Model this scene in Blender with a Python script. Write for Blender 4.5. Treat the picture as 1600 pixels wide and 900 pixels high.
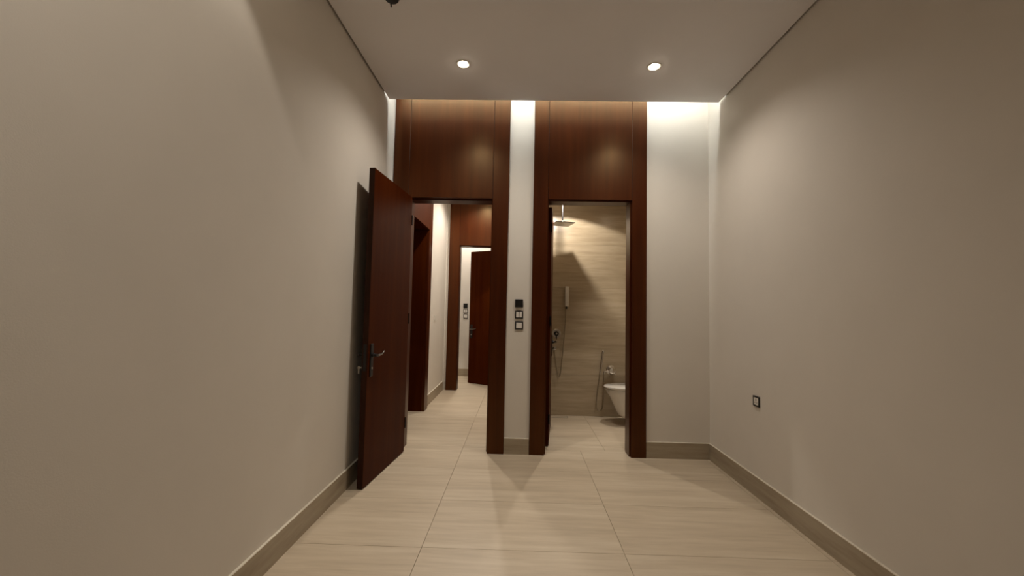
import bpy, bmesh, math, random
from mathutils import Vector, Matrix
random.seed(7)
S = bpy.context.scene
for o in list(bpy.data.objects): bpy.data.objects.remove(o)
COL = S.collection

# ------------------------------------------------------------------ camera
CAM_H = 1.35
YAW, PITCH, ROLL, FPX = -0.0210, 0.0550, 0.0209, 627.17
def cam_matrix():
    cy, sy, cp, sp = math.cos(YAW), math.sin(YAW), math.cos(PITCH), math.sin(PITCH)
    f = Vector((sy*cp, cy*cp, sp)); r = Vector((cy, -sy, 0)); u = r.cross(f)
    c, s = math.cos(ROLL), math.sin(ROLL)
    r2 = c*r + s*u; u2 = -s*r + c*u
    m = Matrix((r2, u2, -f)).transposed().to_4x4()
    m.translation = Vector((0, 0, CAM_H))
    return m
cd = bpy.data.cameras.new('camera'); cam = bpy.data.objects.new('camera', cd); COL.objects.link(cam)
cam.matrix_world = cam_matrix()
cd.sensor_fit = 'HORIZONTAL'; cd.sensor_width = 36; cd.lens = FPX/1600*36; cd.clip_start = .02
S.camera = cam
# ------------------------------------------------------------------ world and exposure
w = bpy.data.worlds.new('night'); S.world = w; w.use_nodes = True
w.node_tree.nodes['Background'].inputs[0].default_value = (.02, .022, .03, 1)
w.node_tree.nodes['Background'].inputs[1].default_value = .3
vs = S.view_settings
vs.view_transform = 'Standard'; vs.look = 'None'; vs.gamma = 1; vs.use_curve_mapping = False
vs.exposure = 0.1
WARM = (1.0, .91, .80); COOL = (.94, 1.0, .99)
P_ROOM, P_NEAR, P_SIDE, P_BATH, P_BATH_2, P_CORR, P_FAR, E_COVE = 62, 15, 58, 46, 56, 94, 104, 36

# ------------------------------------------------------------------ measures
XL, XR, D = -1.27, 1.798, 3.857
ZC, ZT = 3.288, 3.56         # suspended ceiling, structural ceiling
YB = -2.3                    # wall behind the camera
BT = .148                    # baseboard height
SLAB_EDGE = 3.612
TW, TD = 1.142, .57          # floor tile
FP = 3.837                   # front face of the door surrounds
HEAD = 2.43
BX0, BX1, BY1, BZ = .10, 1.58, 5.30, 2.82      # bathroom
CR = .0                      # right face of corridor
CE = 6.77                    # corridor end wall
FY = 8.20                    # far wall

# ------------------------------------------------------------------ materials
def mat(name):
    m = bpy.data.materials.new(name); m.use_nodes = True
    return m, m.node_tree, m.node_tree.nodes['Principled BSDF']
def N(nt, t, **kw):
    n = nt.nodes.new(t)
    for k, v in kw.items(): setattr(n, k, v)
    return n
def simple(name, col, rough=.5, metal=0, coat=0, var=.06, scale=30, bump=0):
    m, nt, b = mat(name)
    tc = N(nt, 'ShaderNodeTexCoord'); no = N(nt, 'ShaderNodeTexNoise'); no.inputs['Scale'].default_value = scale
    no.inputs['Detail'].default_value = 4
    nt.links.new(tc.outputs['Object'], no.inputs['Vector'])
    cr = N(nt, 'ShaderNodeValToRGB')
    cr.color_ramp.elements[0].position = .3; cr.color_ramp.elements[1].position = .7
    cr.color_ramp.elements[0].color = tuple(max(0, c*(1-var)) for c in col)+(1,)
    cr.color_ramp.elements[1].color = tuple(min(1, c*(1+var)) for c in col)+(1,)
    nt.links.new(no.outputs['Fac'], cr.inputs['Fac']); nt.links.new(cr.outputs['Color'], b.inputs['Base Color'])
    b.inputs['Roughness'].default_value = rough; b.inputs['Metallic'].default_value = metal
    b.inputs['Coat Weight'].default_value = coat
    if bump:
        n2 = N(nt, 'ShaderNodeTexNoise'); n2.inputs['Scale'].default_value = 220; n2.inputs['Detail'].default_value = 3
        nt.links.new(tc.outputs['Object'], n2.inputs['Vector'])
        bp = N(nt, 'ShaderNodeBump'); bp.inputs['Strength'].default_value = bump; bp.inputs['Distance'].default_value = .002
        nt.links.new(n2.outputs['Fac'], bp.inputs['Height']); nt.links.new(bp.outputs['Normal'], b.inputs['Normal'])
    return m
def stone(name, c0, c1, c2, vscale, rough=.38):
    """vein-cut stone look: streaks along local X, its own offset on every piece"""
    m, nt, b = mat(name)
    tc = N(nt, 'ShaderNodeTexCoord'); oi = N(nt, 'ShaderNodeObjectInfo')
    mul = N(nt, 'ShaderNodeVectorMath', operation='SCALE'); mul.inputs[0].default_value = (13, 47, 31)
    nt.links.new(oi.outputs['Random'], mul.inputs['Scale'])
    add = N(nt, 'ShaderNodeVectorMath', operation='ADD')
    nt.links.new(tc.outputs['Object'], add.inputs[0]); nt.links.new(mul.outputs['Vector'], add.inputs[1])
    def layer(sc, scale, detail):
        mp = N(nt, 'ShaderNodeMapping'); mp.inputs['Scale'].default_value = sc
        nt.links.new(add.outputs['Vector'], mp.inputs['Vector'])
        no = N(nt, 'ShaderNodeTexNoise'); no.inputs['Scale'].default_value = scale; no.inputs['Detail'].default_value = detail
        no.inputs['Roughness'].default_value = .6; no.inputs['Distortion'].default_value = .35
        nt.links.new(mp.outputs['Vector'], no.inputs['Vector'])
        return no
    a = layer(vscale, 1.0, 6); f = layer(tuple(3.2*v for v in vscale), 1.0, 4)
    mx = N(nt, 'ShaderNodeMath', operation='MULTIPLY_ADD'); mx.inputs[1].default_value = .35
    nt.links.new(f.outputs['Fac'], mx.inputs[0])
    sc = N(nt, 'ShaderNodeMath', operation='MULTIPLY'); sc.inputs[1].default_value = .65
    nt.links.new(a.outputs['Fac'], sc.inputs[0]); nt.links.new(sc.outputs[0], mx.inputs[2])
    cr = N(nt, 'ShaderNodeValToRGB'); e = cr.color_ramp.elements
    e[0].position = .34; e[0].color = c0+(1,); e[1].position = .66; e[1].color = c2+(1,)
    k = e.new(.5); k.color = c1+(1,)
    nt.links.new(mx.outputs[0], cr.inputs['Fac']); nt.links.new(cr.outputs['Color'], b.inputs['Base Color'])
    b.inputs['Roughness'].default_value = rough
    return m
def wood(name, c0, c1, c2, rough=.36, coat=.05, spec=.14, grain=(34, 34, 1.3)):
    m, nt, b = mat(name)
    tc = N(nt, 'ShaderNodeTexCoord'); oi = N(nt, 'ShaderNodeObjectInfo')
    mul = N(nt, 'ShaderNodeVectorMath', operation='SCALE'); mul.inputs[0].default_value = (17, 29, 11)
    nt.links.new(oi.outputs['Random'], mul.inputs['Scale'])
    add = N(nt, 'ShaderNodeVectorMath', operation='ADD')
    nt.links.new(tc.outputs['Object'], add.inputs[0]); nt.links.new(mul.outputs['Vector'], add.inputs[1])
    mp = N(nt, 'ShaderNodeMapping'); mp.inputs['Scale'].default_value = grain
    nt.links.new(add.outputs['Vector'], mp.inputs['Vector'])
    no = N(nt, 'ShaderNodeTexNoise'); no.inputs['Scale'].default_value = 1; no.inputs['Detail'].default_value = 7
    no.inputs['Roughness'].default_value = .62; no.inputs['Distortion'].default_value = .5
    nt.links.new(mp.outputs['Vector'], no.inputs['Vector'])
    cr = N(nt, 'ShaderNodeValToRGB'); e = cr.color_ramp.elements
    e[0].position = .3; e[0].color = c0+(1,); e[1].position = .72; e[1].color = c2+(1,)
    k = e.new(.5); k.color = c1+(1,)
    nt.links.new(no.outputs['Fac'], cr.inputs['Fac']); nt.links.new(cr.outputs['Color'], b.inputs['Base Color'])
    b.inputs['Roughness'].default_value = rough; b.inputs['Coat Weight'].default_value = coat
    b.inputs['Coat Roughness'].default_value = .25; b.inputs['Specular IOR Level'].default_value = spec; b.inputs['Specular Tint'].default_value = (1, .70, .36, 1)
    return m
def emit(name, col, strength):
    m, nt, b = mat(name)
    b.inputs['Base Color'].default_value = (.8, .8, .8, 1)
    b.inputs['Emission Color'].default_value = col+(1,); b.inputs['Emission Strength'].default_value = strength
    return m
M = {}
M['paint'] = simple('cream_wall_paint', (.70, .65, .58), .75, var=.015, scale=4, bump=.12)
M['ceil'] = simple('ceiling_paint', (.86, .84, .85), .85, var=.01, scale=3, bump=.08)
M['void'] = simple('raw_ceiling_void', (.10, .09, .08), .9)
M['tile'] = stone('beige_vein_floor_tile', (.46, .375, .27), (.55, .455, .335), (.62, .53, .405), (.9, 10, 10), .42)
M['skirt'] = stone('beige_vein_skirting', (.29, .23, .16), (.36, .295, .21), (.41, .345, .25), (1.6, 16, 16), .45)
M['skirt_y'] = stone('beige_vein_skirting_side', (.29, .23, .16), (.36, .295, .21), (.41, .345, .25), (16, 1.6, 16), .45)
M['wtile'] = stone('beige_vein_wall_tile', (.36, .285, .19), (.45, .365, .25), (.53, .445, .325), (1.1, 13, 13), .34)
M['grout'] = simple('beige_grout', (.27, .215, .15), .9)
M['bead'] = simple('white_sealant_bead', (.72, .66, .55), .6)
M['wood'] = wood('mahogany_veneer', (.030, .0034, .0008), (.044, .0064, .0012), (.062, .0115, .0020), rough=.33, coat=0, spec=.5, grain=(15, 15, .7))
M['leaf'] = wood('mahogany_door_veneer', (.040, .0062, .0010), (.052, .0095, .0014), (.065, .0140, .0020), rough=.40, coat=.0, spec=.03, grain=(12, 12, .6))
M['edge'] = wood('dark_door_edge', (.020, .006, .004), (.028, .008, .005), (.036, .011, .006), .5, .1)
M['gap'] = simple('dark_joint', (.012, .005, .004), .8)
M['black'] = simple('black_plastic', (.010, .009, .010), .35, var=.2)
M['bmetal'] = simple('black_metal', (.012, .011, .011), .38, metal=.3, var=.2)
M['chrome'] = simple('chrome', (.78, .76, .73), .12, metal=1, var=.02)
M['satin'] = simple('satin_steel', (.60, .56, .50), .3, metal=1, var=.04)
M['dsteel'] = simple('dark_polished_steel', (.16, .15, .14), .22, metal=1, var=.05)
M['hose'] = simple('braided_steel_hose', (.42, .36, .27), .38, metal=.8, var=.25, scale=160)
M['ceramic'] = simple('white_ceramic', (.80, .77, .71), .12, coat=.5, var=.01)
M['white'] = simple('white_plastic', (.74, .70, .64), .4, var=.02)
M['lens'] = emit('lit_downlight_lens', (1, .86, .66), 60)
M['led'] = emit('led_tape', COOL, E_COVE)

# ------------------------------------------------------------------ helpers
def link(name, bm, m, parent=None, loc=(0, 0, 0), smooth=False):
    me = bpy.data.meshes.new(name); bmesh.ops.recalc_face_normals(bm, faces=bm.faces[:]); bm.to_mesh(me); bm.free()
    ob = bpy.data.objects.new(name, me); COL.objects.link(ob)
    if isinstance(m, (list, tuple)):
        for k in m: me.materials.append(k)
    else: me.materials.append(m)
    ob.location = loc
    if parent: ob.parent = parent
    if smooth:
        for p in me.polygons: p.use_smooth = True
        try: me.set_sharp_from_angle(angle=math.radians(38))
        except Exception: pass
    return ob
def bbox(bm, x0, x1, y0, y1, z0, z1, bevel=0, seg=1):
    r = bmesh.ops.create_cube(bm, size=1)
    vs_ = r['verts']
    for v in vs_:
        v.co = Vector(((x0+x1)/2+v.co.x*(x1-x0), (y0+y1)/2+v.co.y*(y1-y0), (z0+z1)/2+v.co.z*(z1-z0)))
    if bevel:
        es = list({e for v in vs_ for e in v.link_edges})
        bmesh.ops.bevel(bm, geom=es, offset=bevel, segments=seg, profile=.5, affect='EDGES')
    return bm
def box(name, x0, x1, y0, y1, z0, z1, m, parent=None, bevel=0, seg=1, base=None):
    """a box in its parent's space with its origin at the centre of its foot"""
    c = base or ((x0+x1)/2, (y0+y1)/2, z0)
    bm = bbox(bmesh.new(), x0-c[0], x1-c[0], y0-c[1], y1-c[1], z0-c[2], z1-c[2], bevel, seg)
    return link(name, bm, m, parent, c)
def boxes(name, lst, m, parent=None, base=(0, 0, 0)):
    bm = bmesh.new()
    for b in lst: bbox(bm, b[0]-base[0], b[1]-base[0], b[2]-base[1], b[3]-base[1], b[4]-base[2], b[5]-base[2])
    return link(name, bm, m, parent, base)
def empty(name, loc=(0, 0, 0), rz=0):
    e = bpy.data.objects.new(name, None); COL.objects.link(e); e.location = loc; e.rotation_euler = (0, 0, rz)
    e.empty_display_size = .05
    return e
def tag(o, label=None, cat=None, group=None, kind=None):
    if label: o['label'] = label
    if cat: o['category'] = cat
    if group: o['group'] = group
    if kind: o['kind'] = kind
    return o
def lathe(prof, seg=32, axis='Z'):
    bm = bmesh.new(); rings = []
    for r, z in prof:
        ring = []
        for i in range(seg):
            a = 2*math.pi*i/seg; p = (r*math.cos(a), r*math.sin(a), z)
            if axis == 'Y': p = (p[0], p[2], p[1])
            if axis == 'X': p = (p[2], p[0], p[1])
            ring.append(bm.verts.new(p))
        rings.append(ring)
    for a, b in zip(rings, rings[1:]):
        for i in range(seg): bm.faces.new((a[i], a[(i+1) % seg], b[(i+1) % seg], b[i]))
    if prof[0][0] > 1e-6: bm.faces.new(rings[0])
    if prof[-1][0] > 1e-6: bm.faces.new(rings[-1])
    bmesh.ops.remove_doubles(bm, verts=bm.verts[:], dist=1e-6)
    return bm
def catmull(pts, n=8):
    P = [Vector(p) for p in pts]; P = [2*P[0]-P[1]]+P+[2*P[-1]-P[-2]]; out = []
    for i in range(1, len(P)-2):
        a, b, c, d = P[i-1:i+3]
        for k in range(n):
            t = k/n
            out.append(.5*((2*b)+(c-a)*t+(2*a-5*b+4*c-d)*t*t+(3*b-a-3*c+d)*t**3))
    out.append(P[-2]); return out
def tube(pts, rad, seg=10, smooth_n=8, bm=None):
    bm = bm or bmesh.new()
    P = catmull(pts, smooth_n) if smooth_n else [Vector(p) for p in pts]
    n = len(P); R = rad if isinstance(rad, (list, tuple)) else None
    rings = []; up = None
    for i, p in enumerate(P):
        t = (P[min(i+1, n-1)]-P[max(i-1, 0)]).normalized()
        if up is None: up = t.orthogonal().normalized()
        up = (up - t*up.dot(t)).normalized(); s = t.cross(up)
        r = rad if R is None else R[0]+(R[1]-R[0])*i/(n-1)
        rings.append([bm.verts.new(p+r*(math.cos(2*math.pi*k/seg)*up+math.sin(2*math.pi*k/seg)*s)) for k in range(seg)])
    for a, b in zip(rings, rings[1:]):
        for k in range(seg): bm.faces.new((a[k], a[(k+1) % seg], b[(k+1) % seg], b[k]))
    bm.faces.new(rings[0]); bm.faces.new(rings[-1])
    return bm

# ------------------------------------------------------------------ floor
floor = box('floor', -3.2, 2.2, YB-.2, FY+.2, -.12, -.006, M['grout'])
tag(floor, 'beige vein-cut tile floor running through the room and the doorways', 'floor', kind='structure')
tile_meshes = {}
def floor_tiles(x0, x1, y0, y1, jx, jy):
    """tiles of a grid with joints at jx and jy, cut to the rectangle; alike tiles share their mesh"""
    g = .0011
    i0, i1 = math.floor((x0-jx)/TW), math.ceil((x1-jx)/TW)
    k0, k1 = math.floor((y0-jy)/TD), math.ceil((y1-jy)/TD)
    for i in range(i0, i1):
        for k in range(k0, k1):
            a0, a1 = max(x0, jx+i*TW), min(x1, jx+(i+1)*TW)
            b0, b1 = max(y0, jy+k*TD), min(y1, jy+(k+1)*TD)
            if a1-a0 < .01 or b1-b0 < .01: continue
            wx, wy = round(a1-a0-2*g, 4), round(b1-b0-2*g, 4)
            if (wx, wy) not in tile_meshes:
                bm = bbox(bmesh.new(), -wx/2, wx/2, -wy/2, wy/2, -.006, 0, .0006)
                me = bpy.data.meshes.new('tile'); bm.to_mesh(me); bm.free(); me.materials.append(M['tile']); tile_meshes[(wx, wy)] = me
            t = bpy.data.objects.new('tile', tile_meshes[(wx, wy)]); COL.objects.link(t); t.parent = floor
            t.matrix_parent_inverse = floor.matrix_basis.inverted()
            t.location = ((a0+a1)/2, (b0+b1)/2, random.uniform(-.0001, .0001))
floor_tiles(XL, XR, YB, 4.0, -.53, 2.338)
floor_tiles(XL-.2, .05, 4.0, 7.0, -.53, 2.338)
floor_tiles(-2.4, .9, 7.0, FY, -.53, 2.338)
floor_tiles(.05, BX1, 4.0, BY1, .855, 4.69)

# ------------------------------------------------------------------ walls and ceilings
def struct(o, label, cat='wall'): return tag(o, label, cat, kind='structure')
L0, L1, R0, R1 = -1.11, -.285, .25, 1.06         # clear openings of the two doors
JT = .03
def wall_with_holes_x(name, x0, x1, y0, y1, z1, holes, m):
    lst = []; cur = x0
    for a, b, h in holes:
        lst.append((cur, a, y0, y1, 0, z1)); lst.append((a, b, y0, y1, h, z1)); cur = b
    lst.append((cur, x1, y0, y1, 0, z1))
    return boxes(name, lst, m, base=((x0+x1)/2, y0, 0))
struct(wall_with_holes_x('wall_back', XL, XR, D, 4.04, ZT, [(L0-JT, L1+JT, HEAD+JT), (R0-JT, R1+JT, HEAD+JT)], M['paint']),
       'cream end wall between and beside the two wooden door surrounds')
struct(box('wall_left', XL-.2, XL, YB, 4.04, 0, ZT, M['paint']), 'long plain cream wall on the left behind the open door')
struct(box('wall_right', XR, XR+.2, YB, 4.04, 0, ZT, M['paint']), 'long plain cream wall on the right with a socket')
struct(box('wall_front', XL, XR, YB-.2, YB, 0, ZT, M['paint']), 'plain cream wall behind the camera')
struct(box('ceiling', XL+.016, XR-.016, YB, SLAB_EDGE, ZC, ZC+.025, M['ceil']), 'flat suspended ceiling with downlights and a lit slot at its far edge', 'ceiling')
struct(box('ceiling_slab', XL-.2, XR+.2, YB-.2, 4.04, ZT, ZT+.15, M['paint']), 'structural ceiling above the suspended one, seen only as lit slot', 'ceiling')
struct(box('slot_light_block', XL, XR, 3.48, 3.52, ZC+.025, ZT, M['paint']), 'unseen upstand added to keep slot light out of the ceiling void', 'trim')  # added blocker: stops slot light leaking through the side gaps
# corridor
wl = boxes('wall_corridor_left', [(XL-.2, XL, 4.04, 4.44, 0, ZC), (XL-.2, XL, 4.44, 5.345, 2.44, ZC), (XL-.2, XL, 5.345, CE+.2, 0, ZC)], M['paint'], base=(XL-.1, 5.3, 0))
struct(wl, 'cream corridor wall receding beyond the left doorway')
struct(box('wall_corridor_right', CR, BX0, 4.04, CE, 0, ZC, M['paint']), 'wall between corridor and shower room')
FO0, FO1 = -1.045, -.20
struct(wall_with_holes_x('wall_corridor_end', XL, .9, CE, CE+.2, ZC, [(FO0-JT, FO1+JT, HEAD+JT)], M['paint']), 'cream wall at the end of the corridor around the far door')
struct(box('ceiling_corridor', XL-.2, BX0, 4.04, CE+.2, ZC, ZC+.1, M['ceil']), 'corridor ceiling', 'ceiling')
# far room
struct(box('wall_far', -2.4, .9, FY, FY+.15, 0, ZC, M['paint']), 'cream wall seen through the farthest doorway')
struct(box('wall_far_left', -2.55, -2.4, CE+.2, FY+.15, 0, ZC, M['paint']), 'left wall of the far lobby, out of sight')
struct(box('wall_far_right', .9, 1.05, CE, FY+.15, 0, ZC, M['paint']), 'right wall of the far lobby, out of sight')
struct(box('wall_far_front', -2.4, XL, CE+.05, CE+.2, 0, ZC, M['paint']), 'near wall of the far lobby, out of sight')
struct(box('ceiling_far', -2.55, 1.05, CE+.2, FY+.15, ZC, ZC+.1, M['ceil']), 'ceiling of the far lobby', 'ceiling')
# bathroom
bw = box('wall_bathroom_back', BX0, BX1+.15, BY1+.008, BY1+.15, 0, BZ, M['grout'])
struct(bw, 'beige vein-tiled wall of the shower room with chrome fittings')
g = .0008
xs = [BX0, .36, 1.50, BX1]; zs = [0, .52, 1.09, 1.66, 2.23, BZ]
for i in range(3):
    for k in range(5):
        t = box('wall_tile', xs[i]+g, xs[i+1]-g, BY1, BY1+.008, zs[k]+g, zs[k+1]-g, M['wtile'], bevel=.0005)
        t.parent = bw; t.matrix_parent_inverse = bw.matrix_basis.inverted()
struct(box('wall_bathroom_right', BX1, BX1+.15, 4.04, BY1+.008, 0, BZ, M['wtile']), 'tiled right wall of the shower room behind the toilet')
struct(box('wall_bathroom_left', BX0, BX0+.01, 4.05, BY1, 0, BZ, M['wtile']), 'tiled left wall of the shower room behind its door')
struct(box('ceiling_bathroom', BX0, BX1+.15, 4.04, BY1+.15, BZ, BZ+.1, M['ceil']), 'shower room ceiling', 'ceiling')

# ------------------------------------------------------------------ baseboards
def baseboard(name, a, b, nrm, label):
    """from a to b along the wall foot; nrm points into the room"""
    t = .014
    if abs(nrm[0]) > 0:
        x0, x1 = sorted((a[0], a[0]+nrm[0]*t)); y0, y1 = sorted((a[1], b[1])); m = M['skirt_y']
    else:
        x0, x1 = sorted((a[0], b[0])); y0, y1 = sorted((a[1], a[1]+nrm[1]*t)); m = M['skirt']
    o = box(name, x0, x1, y0, y1, 0, BT-.004, m)
    c = box('sealant_bead', x0, x1, y0, y1, BT-.004, BT, M['bead']); c.parent = o; c.matrix_parent_inverse = o.matrix_basis.inverted()
    c['label'] = 'pale sealant line along the top'
    return tag(o, label, 'baseboard', kind='structure')
baseboard('baseboard_left', (XL, YB), (XL, FP), (1, 0), 'beige tile skirting along the left wall')
baseboard('baseboard_right', (XR, YB), (XR, D), (-1, 0), 'beige tile skirting along the right wall below the socket')
baseboard('baseboard_back_middle', (-.128, D), (.107, D), (0, -1), 'short beige tile skirting between the two door surrounds')
baseboard('baseboard_back_right', (1.202, D), (XR-.014, D), (0, -1), 'beige tile skirting on the end wall right of the shower room door')
baseboard('baseboard_corridor', (XL, 5.49), (XL, 6.73), (1, 0), 'beige tile skirting along the corridor wall')
baseboard('baseboard_far', (-2.4, FY), (.9, FY), (0, -1), 'beige tile skirting on the farthest wall')

# ------------------------------------------------------------------ door surrounds (origin at the left foot of the clear opening, +x along it, +y into the wall)
def surround(name, loc, rz, wd, pl, pr, head, top, depth, proud, label, stop=None):
    e = empty(name, loc, rz)
    G = .0035
    box('post', -pl, 0, 0, proud, 0, top, M['wood'], e, .0015)
    box('post', wd, wd+pr, 0, proud, 0, top, M['wood'], e, .0015)
    box('header_panel', G, wd-G, .0015, proud, head, top, M['wood'], e, .001)
    for x in (0, wd-G): box('joint', x, x+G, .006, proud, head, top, M['gap'], e)
    box('jamb', -JT+.001, 0, proud, depth, 0, head, M['leaf'], e, .001)
    box('jamb', wd, wd+JT-.001, proud, depth, 0, head, M['leaf'], e, .001)
    box('head_jamb', -JT+.001, wd+JT-.001, proud, depth, head, head+JT-.001, M['leaf'], e)
    if stop:
        s0, s1 = stop
        box('door_stop', 0, .012, s0, s1, 0, head-.012, M['wood'], e)
        box('door_stop', wd-.012, wd, s0, s1, 0, head-.012, M['wood'], e)
        box('head_stop', 0, wd, s0, s1, head-.012, head, M['wood'], e)
    return tag(e, label, 'door frame', kind='structure')
surround('trim_2', (L0, FP, 0), 0, L1-L0, .153, .155, HEAD, ZT-.005, .223, .0195, 'mahogany door surround with tall header panel by the left wall', (.055, .2))
surround('trim_3', (R0, FP, 0), 0, R1-R0, .141, .14, HEAD, ZT-.005, .223, .0195, 'mahogany door surround with tall header panel around the shower room doorway', (.03, .17))
surround('trim_4', (XL+.04, 4.47, 0), math.pi/2, .845, .15, .175, 2.405, 3.24, .24, .039, 'mahogany surround of the dark side door in the corridor')
surround('trim_5', (FO0, 6.73, 0), 0, FO1-FO0, .17, .15, HEAD, 3.24, .25, .039, 'mahogany surround of the farthest doorway at the corridor end', (.03, .18))

# ------------------------------------------------------------------ door leaves (hinge at the origin, leaf along +x)
def door(name, loc, ang, wd, ht, side, label, key=False, t=.046):
    e = empty(name, loc, ang)
    y0, y1 = (-t, 0) if side > 0 else (0, t)
    leaf = box('leaf_panel', 0, wd, y0, y1, .007, ht, M['leaf'], e, .0012)
    ed = box('edge_lipping', wd, wd+.0022, y0+.001, y1-.001, .007, ht, M['edge'], e)
    ed['label'] = 'dark edge strip'
    hx = wd-.055
    for s, ys in ((1, y1), (-1, y0)):
        a, b = sorted((ys, ys+s*.009))
        pl = box('handle_plate', hx-.024, hx+.024, a, b, .82, 1.07, M['bmetal'], e, .004, 2)
        pl['label'] = 'long black handle plate'
        c = pl.location
        bm = lathe([(.017, 0), (.017, .012), (.011, .016), (.010, .048)], 20, 'Y')
        if s < 0:
            for v in bm.verts: v.co.y *= -1
        sub = lambda p: tuple(Vector(p)-c)
        n = link('lever_neck', bm, M['bmetal'], pl, sub((hx, ys+s*.009, .985)), True)
        yl = ys+s*.057
        pts = [(hx+.012, yl, .985), (hx-.02, yl, .986), (hx-.06, yl-s*.003, .987), (hx-.10, yl-s*.008, .993), (hx-.128, yl-s*.014, 1.003)]
        q = [(p[0]-hx, p[1]-yl, p[2]-.985) for p in pts]
        lv = link('lever', tube(q, (.0095, .0075), 12, 6), M['dsteel'], pl, sub((hx, yl, .985)), True); lv['label'] = 'dark polished lever handle'
        bm = lathe([(.0085, 0), (.0085, .004), (.0, .004)], 16, 'Y')
        if s < 0:
            for v in bm.verts: v.co.y *= -1
        link('lock_cylinder', bm, M['satin'], pl, sub((hx, ys+s*.009, .885)), True)
        if key and s < 0:
            yk = ys-.009
            bm = lathe([(.006, -.001), (.0125, -.001), (.0125, .001), (.006, .001), (.006, -.001)], 18, 'X')
            bmesh.ops.translate(bm, verts=bm.verts[:], vec=(0, -.040, 0))
            bbox(bm, -.0012, .0012, -.032, -.004, -.004, .004); bbox(bm, -.001, .001, -.047, -.035, -.045, -.010)
            k = link('key', bm, M['satin'], pl, sub((hx, yk, .885))); k['label'] = 'small metal key in the lock'
    lt = box('latch_plate', wd+.0022, wd+.0035, (y0+y1)/2-.011, (y0+y1)/2+.011, .87, 1.07, M['satin'] if not key else M['bmetal'], e)
    yh = y0 if side > 0 else y1
    for z in (.22, 1.2, 2.15):
        h = link('hinge', lathe([(.007, 0), (.007, .1)], 14), M['bmetal'], e, (-.006, y1+.002 if side > 0 else y0-.002, z), True)
    return tag(e, label, 'door', kind='structure')
door('door_1', (-1.066, 3.829, 0), math.atan2(-.996, -.087), .812, 2.424, 1, 'wide-open mahogany door leaf swung back near the left wall', True)
door('door_2', (.309, 4.085, 0), math.atan2(.9945, .1045), .745, 2.415, -1, 'shower room door leaf seen almost edge-on, opened inward')
door('door_3', (-.20, 7.03, 0), math.atan2(.40, -.74), .832, 2.418, 1, 'half-open mahogany door leaf in the farthest doorway')
d4 = empty('door_4', (-1.462, 4.47, 0), math.pi/2)
box('leaf_panel', .003, .842, -.02, .02, .006, 2.402, M['leaf'], d4, .001)
tag(d4, 'closed dark mahogany door deep in the corridor side opening', 'door', kind='structure')

# ------------------------------------------------------------------ downlights
def spot(parent, loc, power, col, size=150, blend=.6, rad=.035):
    l = bpy.data.lights.new('lamp', 'SPOT'); l.energy = power; l.color = col; l.spot_size = math.radians(size); l.spot_blend = blend; l.shadow_soft_size = rad
    o = bpy.data.objects.new('lamp', l); COL.objects.link(o); o.parent = parent; o.location = loc
    return o
def downlight(x, y, z, power, col, label, group=None, size=150, blend=.6, drop=0, rad=.035, tilt=0):
    e = empty('downlight', (x, y, z))
    if drop: link('housing', lathe([(.045, 0), (.045, -drop+.004), (.041, -drop), (.036, -drop), (.036, -drop+.01), (0, -drop+.01)], 32), M['white'], e, (0, 0, 0), True)
    else: link('rim', lathe([(.056, 0), (.055, -.003), (.048, -.0045), (.040, -.003), (.036, 0)], 40), M['white'], e, (0, 0, 0), True)
    lr = .034
    link('lens', lathe([(0, -.014), (lr*.45, -.0125), (lr*.8, -.0085), (lr, -.0025), (lr, -.0005)], 40), M['lens'], e, (0, 0, -drop+.008 if drop else 0), True)
    spot(e, (0, 0, -drop-.018), power, col, size, blend, rad).rotation_euler.x = math.radians(tilt)
    return tag(e, label, 'downlight', group)
downlight(-.487, 3.068, ZC, P_ROOM, WARM, 'lit round recessed downlight on the ceiling above the left door', size=142, blend=.9)
downlight(1.018, 3.081, ZC, P_ROOM, WARM, 'lit round recessed downlight on the ceiling above the shower room door', size=142, blend=.9)
downlight(-.95, 1.5, ZC, P_NEAR, WARM, 'narrow recessed downlight close to the left wall, out of sight', 'downlights out of sight', size=77, blend=.22)
downlight(-.80, .55, ZC, P_SIDE, WARM, 'unseen wide downlight above the camera, added to brighten the left wall', 'downlights out of sight', size=118, blend=1)  # added fill lamp, evens the left wall around the narrow beam
downlight(-.70, 4.85, ZC, P_CORR, WARM, 'recessed downlight just inside the corridor, out of sight', 'downlights out of sight')
downlight(-.62, 6.15, ZC, P_CORR, WARM, 'recessed downlight before the far door, out of sight', 'downlights out of sight')
downlight(-1.05, 7.6, ZC, P_FAR, WARM, 'recessed downlight in the far lobby ceiling, out of sight', 'downlights out of sight')
downlight(.494, 4.703, BZ, P_BATH, WARM, 'short cylinder spotlight on the shower room ceiling, out of sight', size=136, blend=.14, drop=.15, rad=.022, tilt=19)
downlight(1.22, 4.80, BZ, P_BATH_2, WARM, 'short cylinder spotlight above the toilet, out of sight', size=64, blend=1, drop=.15)
# light slot over the end wall
led = empty('led_strip', (.26, 3.585, ZT))
box('profile', XL+.03-.26, XR-.03-.26, -.024, .024, -.008, 0, M['satin'], led)
box('tape', XL+.03-.26, XR-.03-.26, -.018, .018, -.013, -.008, M['led'], led)
tag(led, 'bright linear light hidden in the ceiling slot along the end wall', 'led strip')
# black ceiling fitting at the top edge
cf = empty('ceiling_fitting', (-.842, 2.395, ZC))
link('cap', lathe([(.046, 0), (.046, -.004), (.040, -.012), (.022, -.016), (0, -.017)], 28), M['black'], cf, (0, 0, 0), True)
link('cable_tail', tube([(-.012, .02, -.010), (-.014, .030, -.018), (-.014, .036, -.026), (-.016, .036, -.032)], (.006, .004), 8, 5), M['black'], cf, (0, 0, 0), True)
tag(cf, 'small black fitting with a cable stub on the ceiling at the top edge', 'ceiling fitting')

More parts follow.
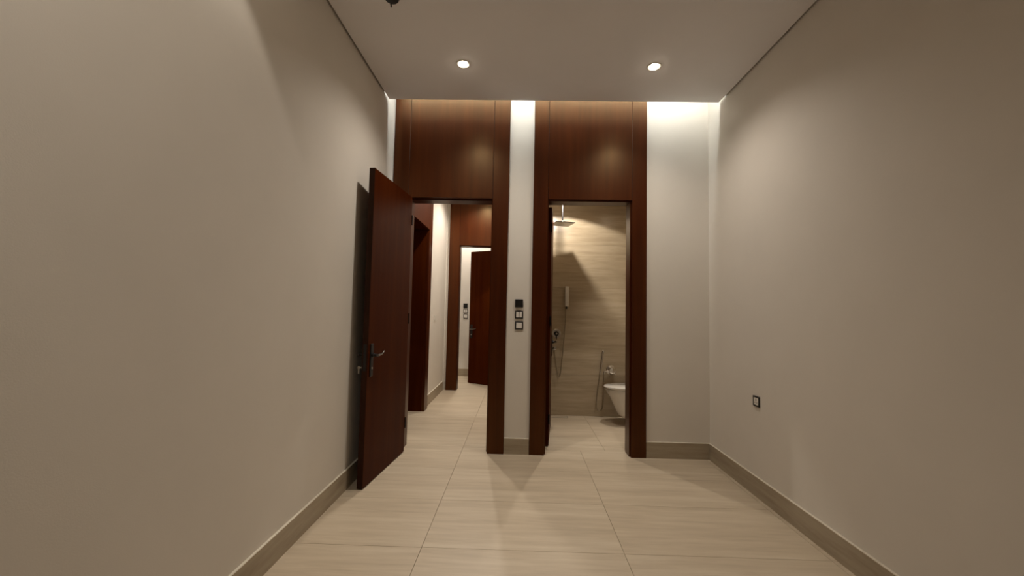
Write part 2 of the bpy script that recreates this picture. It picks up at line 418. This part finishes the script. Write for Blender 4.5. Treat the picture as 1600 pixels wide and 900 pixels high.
# ------------------------------------------------------------------ switches and sockets (plate faces local -y)
def plate(name, loc, rz, kind, label, cat, size=.076, group=None):
    e = empty(name, loc, rz); h = size/2
    if kind == 'thermostat':
        box('body', -h, h, -.016, 0, -h, h, M['black'], e, .003, 2, base=(0, 0, -h))
        box('screen', -h*.8, h*.8, -.0168, -.016, -h*.75, h*.8, M['bmetal'], e)
    else:
        fm = M['black'] if kind != 'white' else M['white']
        f = .010
        bm = bmesh.new()
        for b in ((-h, h, -.010, 0, h-f, h), (-h, h, -.010, 0, -h, -h+f), (-h, -h+f, -.010, 0, -h+f, h-f), (h-f, h, -.010, 0, -h+f, h-f)): bbox(bm, *b)
        bmesh.ops.translate(bm, verts=bm.verts[:], vec=(0, 0, h))
        link('frame', bm, fm, e, (0, 0, -h))
        q = h-f-.0006
        if kind in ('rocker', 'white'):
            box('rocker', -q, q, -.012, -.001, -q, q, M['white'], e, .002, 2)
        elif kind == 'double':
            for a, b in ((-q, -.003), (.003, q)): box('rocker', a, b, -.012, -.001, -q, q, M['white'], e, .002, 2)
            box('centre_strip', -.003, .003, -.009, -.001, -q, q, M['black'], e)
        elif kind == 'socket':
            box('insert', -q, q, -.009, -.001, -q, q, M['white'], e, .001)
            ins = link('pin_slot', bbox(bmesh.new(), -.004, .004, -.0098, -.009, -.008, .008), M['black'], e, (0, 0, .010))
            for sx in (-1, 1): link('pin_slot', bbox(bmesh.new(), -.004, .004, -.0098, -.009, -.0035, .0035), M['black'], e, (sx*.012, 0, -.010))
    return tag(e, label, cat, group)
plate('thermostat', (-.010, D, 1.416), 0, 'thermostat', 'square black thermostat, topmost on the wall strip between the doors', 'thermostat')
plate('light_switch', (-.008, D, 1.308), 0, 'double', 'black-framed white switch with a dark centre mark, below the thermostat', 'switch')
plate('light_switch', (-.006, D, 1.205), 0, 'rocker', 'black-framed plain white switch, lowest on the strip between the doors', 'switch')
plate('wall_socket', (XR, 3.10, .703), math.pi/2*3, 'socket', 'dark-framed power socket low on the right wall', 'socket')
plate('thermostat', (-1.114, FY, 1.42), 0, 'thermostat', 'tiny black thermostat on the farthest wall beyond the corridor', 'thermostat', .088)
plate('light_switch', (-1.112, FY, 1.312), 0, 'double', 'upper of two tiny switches on the farthest wall beyond the corridor', 'switch', .088)
plate('light_switch', (-1.108, FY, 1.206), 0, 'rocker', 'lower of two tiny switches on the farthest wall beyond the corridor', 'switch', .088)
plate('light_switch', (XL, 5.97, 1.21), math.pi/2, 'white', 'white switch plate on the corridor wall seen edge-on', 'switch')

# ------------------------------------------------------------------ shower room fittings
# rain shower
rs = empty('rain_shower', (.496, 4.842, BZ))
zp = 2.404-BZ
bm = bbox(bmesh.new(), -.119, .119, -.119, .119, 0, .009, .003, 2)
bmesh.ops.rotate(bm, verts=bm.verts[:], cent=(0, 0, 0), matrix=Matrix.Rotation(.238, 3, 'Z'))
link('spray_plate', bm, M['dsteel'], rs, (0, 0, zp))
link('ball_joint', lathe([(.012, 0), (.017, .008), (.017, .022), (.011, .032)], 20), M['chrome'], rs, (0, 0, zp+.009), True)
link('ceiling_pipe', lathe([(.0095, 0), (.0095, -zp-.04)], 18), M['bmetal'], rs, (0, 0, zp+.036), True)
link('ceiling_flange', lathe([(.03, 0), (.03, -.006), (.012, -.012)], 24), M['chrome'], rs, (0, 0, 0), True)
tag(rs, 'square rain shower plate hanging from a slim ceiling pipe', 'shower head')
# hand shower with hose
hs = empty('hand_shower', (.603, BY1, 1.53))
def pt(p, o): return tuple(a-b for a, b in zip(p, o))
o = hs.location
bm = bbox(bmesh.new(), -.024, .024, -.045, -.020, -.125, .14, .009, 3)
link('handset', bm, M['white'], hs, (.008, 0, .005), True)
box('wall_bracket', -.018, .022, -.022, 0, -.06, -.02, M['chrome'], hs, .004, 2)
link('hose_nut', lathe([(.012, 0), (.014, .006), (.014, .026), (.010, .034)], 16), M['black'], hs, (.003, -.032, -.150), True)
yh = BY1-.03
link('hose', tube([pt(p, o) for p in [(.606, yh, 1.385), (.600, yh, 1.23), (.582, yh, .98), (.560, yh, .72), (.540, yh, .545), (.522, yh, .500), (.503, yh, .545), (.482, yh, .68), (.462, yh, .80), (.459, BY1-.035, .845)]], .0062, 8, 8), M['hose'], hs, (0, 0, 0), True)
tag(hs, 'white hand shower on the tiled wall with a long looping hose', 'hand shower')
mx = empty('shower_mixer', (.482, BY1, 1.056))
link('escutcheon', lathe([(.060, 0), (.060, -.006), (.056, -.010), (0, -.010)], 36, 'Y'), M['chrome'], mx, (0, 0, 0), True)
link('knob', lathe([(.030, -.010), (.030, -.040), (.026, -.046), (0, -.046)], 28, 'Y'), M['bmetal'], mx, (0, 0, 0), True)
link('knob_cap', lathe([(.014, -.046), (.013, -.050), (0, -.0505)], 20, 'Y'), M['chrome'], mx, (0, 0, 0), True)
link('lever', tube([(0, -.034, .0), (.0, -.040, -.045), (.0, -.044, -.075)], (.006, .005), 10, 4), M['bmetal'], mx, (0, 0, 0), True)
link('hose_outlet', lathe([(.026, 0), (.026, -.006), (.013, -.008), (.013, -.040), (0, -.040)], 24, 'Y'), M['chrome'], mx, (-.023, 0, -.196), True)
tag(mx, 'round chrome shower mixer with dark knob on the tiled wall', 'mixer')
# bidet sprayer
bs = empty('bidet_sprayer', (1.20, BY1, .585)); o = bs.location
link('valve_flange', lathe([(.062, 0), (.062, -.006), (.055, -.011), (0, -.011)], 36, 'Y'), M['chrome'], bs, (0, 0, .012), True)
link('valve_knob', lathe([(.040, -.011), (.040, -.045), (.033, -.056), (0, -.060)], 28, 'Y'), M['chrome'], bs, (0, 0, .006), True)
link('valve_lever', tube([(0, -.05, .0), (.024, -.058, -.024), (.044, -.064, -.034)], (.009, .007), 10, 5), M['chrome'], bs, (0, 0, 0), True)
link('outlet_pipe', tube([(-.03, -.03, -.002), (-.07, -.032, -.004), (-.094, -.034, -.008), (-.097, -.034, -.035)], .010, 12, 5), M['chrome'], bs, (0, 0, 0), True)
link('wand', tube([pt(p, o) for p in [(1.086, BY1-.040, .835), (1.078, BY1-.034, .76), (1.066, BY1-.034, .66), (1.054, BY1-.034, .58), (1.050, BY1-.034, .54)]], (.0135, .0095), 12, 5), M['satin'], bs, (0, 0, 0), True)
link('spray_nozzle', lathe([(.010, 0), (.016, .008), (.016, .022), (.012, .028)], 16), M['chrome'], bs, pt((1.088, BY1-.040, .828), o), True)
box('wand_holder', -.135, -.112, -.034, 0, .085, .112, M['chrome'], bs, .003)
yb = BY1-.034
link('hose', tube([pt(p, o) for p in [(1.050, yb, .545), (1.036, yb, .44), (1.018, yb, .32), (1.008, yb, .20), (1.012, yb, .115), (1.038, yb, .083), (1.068, yb, .088), (1.090, yb, .135), (1.098, yb, .26), (1.102, yb, .42), (1.103, yb, .55)]], .0062, 8, 8), M['hose'], bs, (0, 0, 0), True)
tag(bs, 'steel bidet sprayer with hose and round chrome valve beside the toilet', 'sprayer')
# toilet: wall-hung, front towards -x
TY = 4.985; WX = BX1
def egg(front, halfw, z, n=40, back=WX):
    pts = []; xm = back-(back-front)*.42
    for i in range(n+1):
        a = -math.pi/2+math.pi*i/n
        c, s = math.cos(a), math.sin(a)
        pts.append((xm-(xm-front)*abs(c)**.82, halfw*math.copysign(abs(s)**.9, s), z))
    return [(back, -halfw*.96, z)]+pts+[(back, halfw*.96, z)]
def loft(secs, bm=None):
    bm = bm or bmesh.new(); R = [[bm.verts.new(p) for p in s] for s in secs]
    for a, b in zip(R, R[1:]):
        for i in range(len(a)): bm.faces.new((a[i], a[(i+1) % len(a)], b[(i+1) % len(a)], b[i]))
    bm.faces.new(R[0]); bm.faces.new(R[-1]); return bm
def sec(front, hw, z): return [(x-1.3, y, zz) for x, y, zz in egg(front, hw, z)]
to = empty('toilet', (1.3, TY, 0))
link('bowl', loft([sec(1.30, .085, .085), sec(1.245, .105, .092), sec(1.215, .118, .112), sec(1.19, .130, .16), sec(1.155, .147, .24), sec(1.115, .163, .32), sec(1.085, .173, .365), sec(1.072, .178, .392), sec(1.074, .178, .403)]), M['ceramic'], to, (0, 0, 0), True)
link('seat', loft([sec(1.066, .180, .404), sec(1.060, .183, .410), sec(1.060, .183, .420), sec(1.066, .180, .424)]), M['ceramic'], to, (0, 0, 0), True)
link('lid', loft([sec(1.062, .181, .427), sec(1.050, .186, .433), sec(1.045, .188, .444), sec(1.050, .186, .453), sec(1.066, .178, .457)]), M['ceramic'], to, (0, 0, 0), True)
tag(to, 'white wall-hung toilet partly hidden behind the door post', 'toilet')
# drain
dr = empty('floor_drain', (.41, 5.225, 0))
boxes('slot', [(-.225, .225, -.042, -.037, -.004, .0012), (-.225, .225, .037, .042, -.004, .0012), (-.225, -.22, -.037, .037, -.004, .0012), (.22, .225, -.037, .037, -.004, .0012)], M['black'], dr)
box('cover', -.219, .219, -.036, .036, -.004, .0010, M['tile'], dr)
tag(dr, 'narrow tiled slot drain in the shower room floor', 'drain')
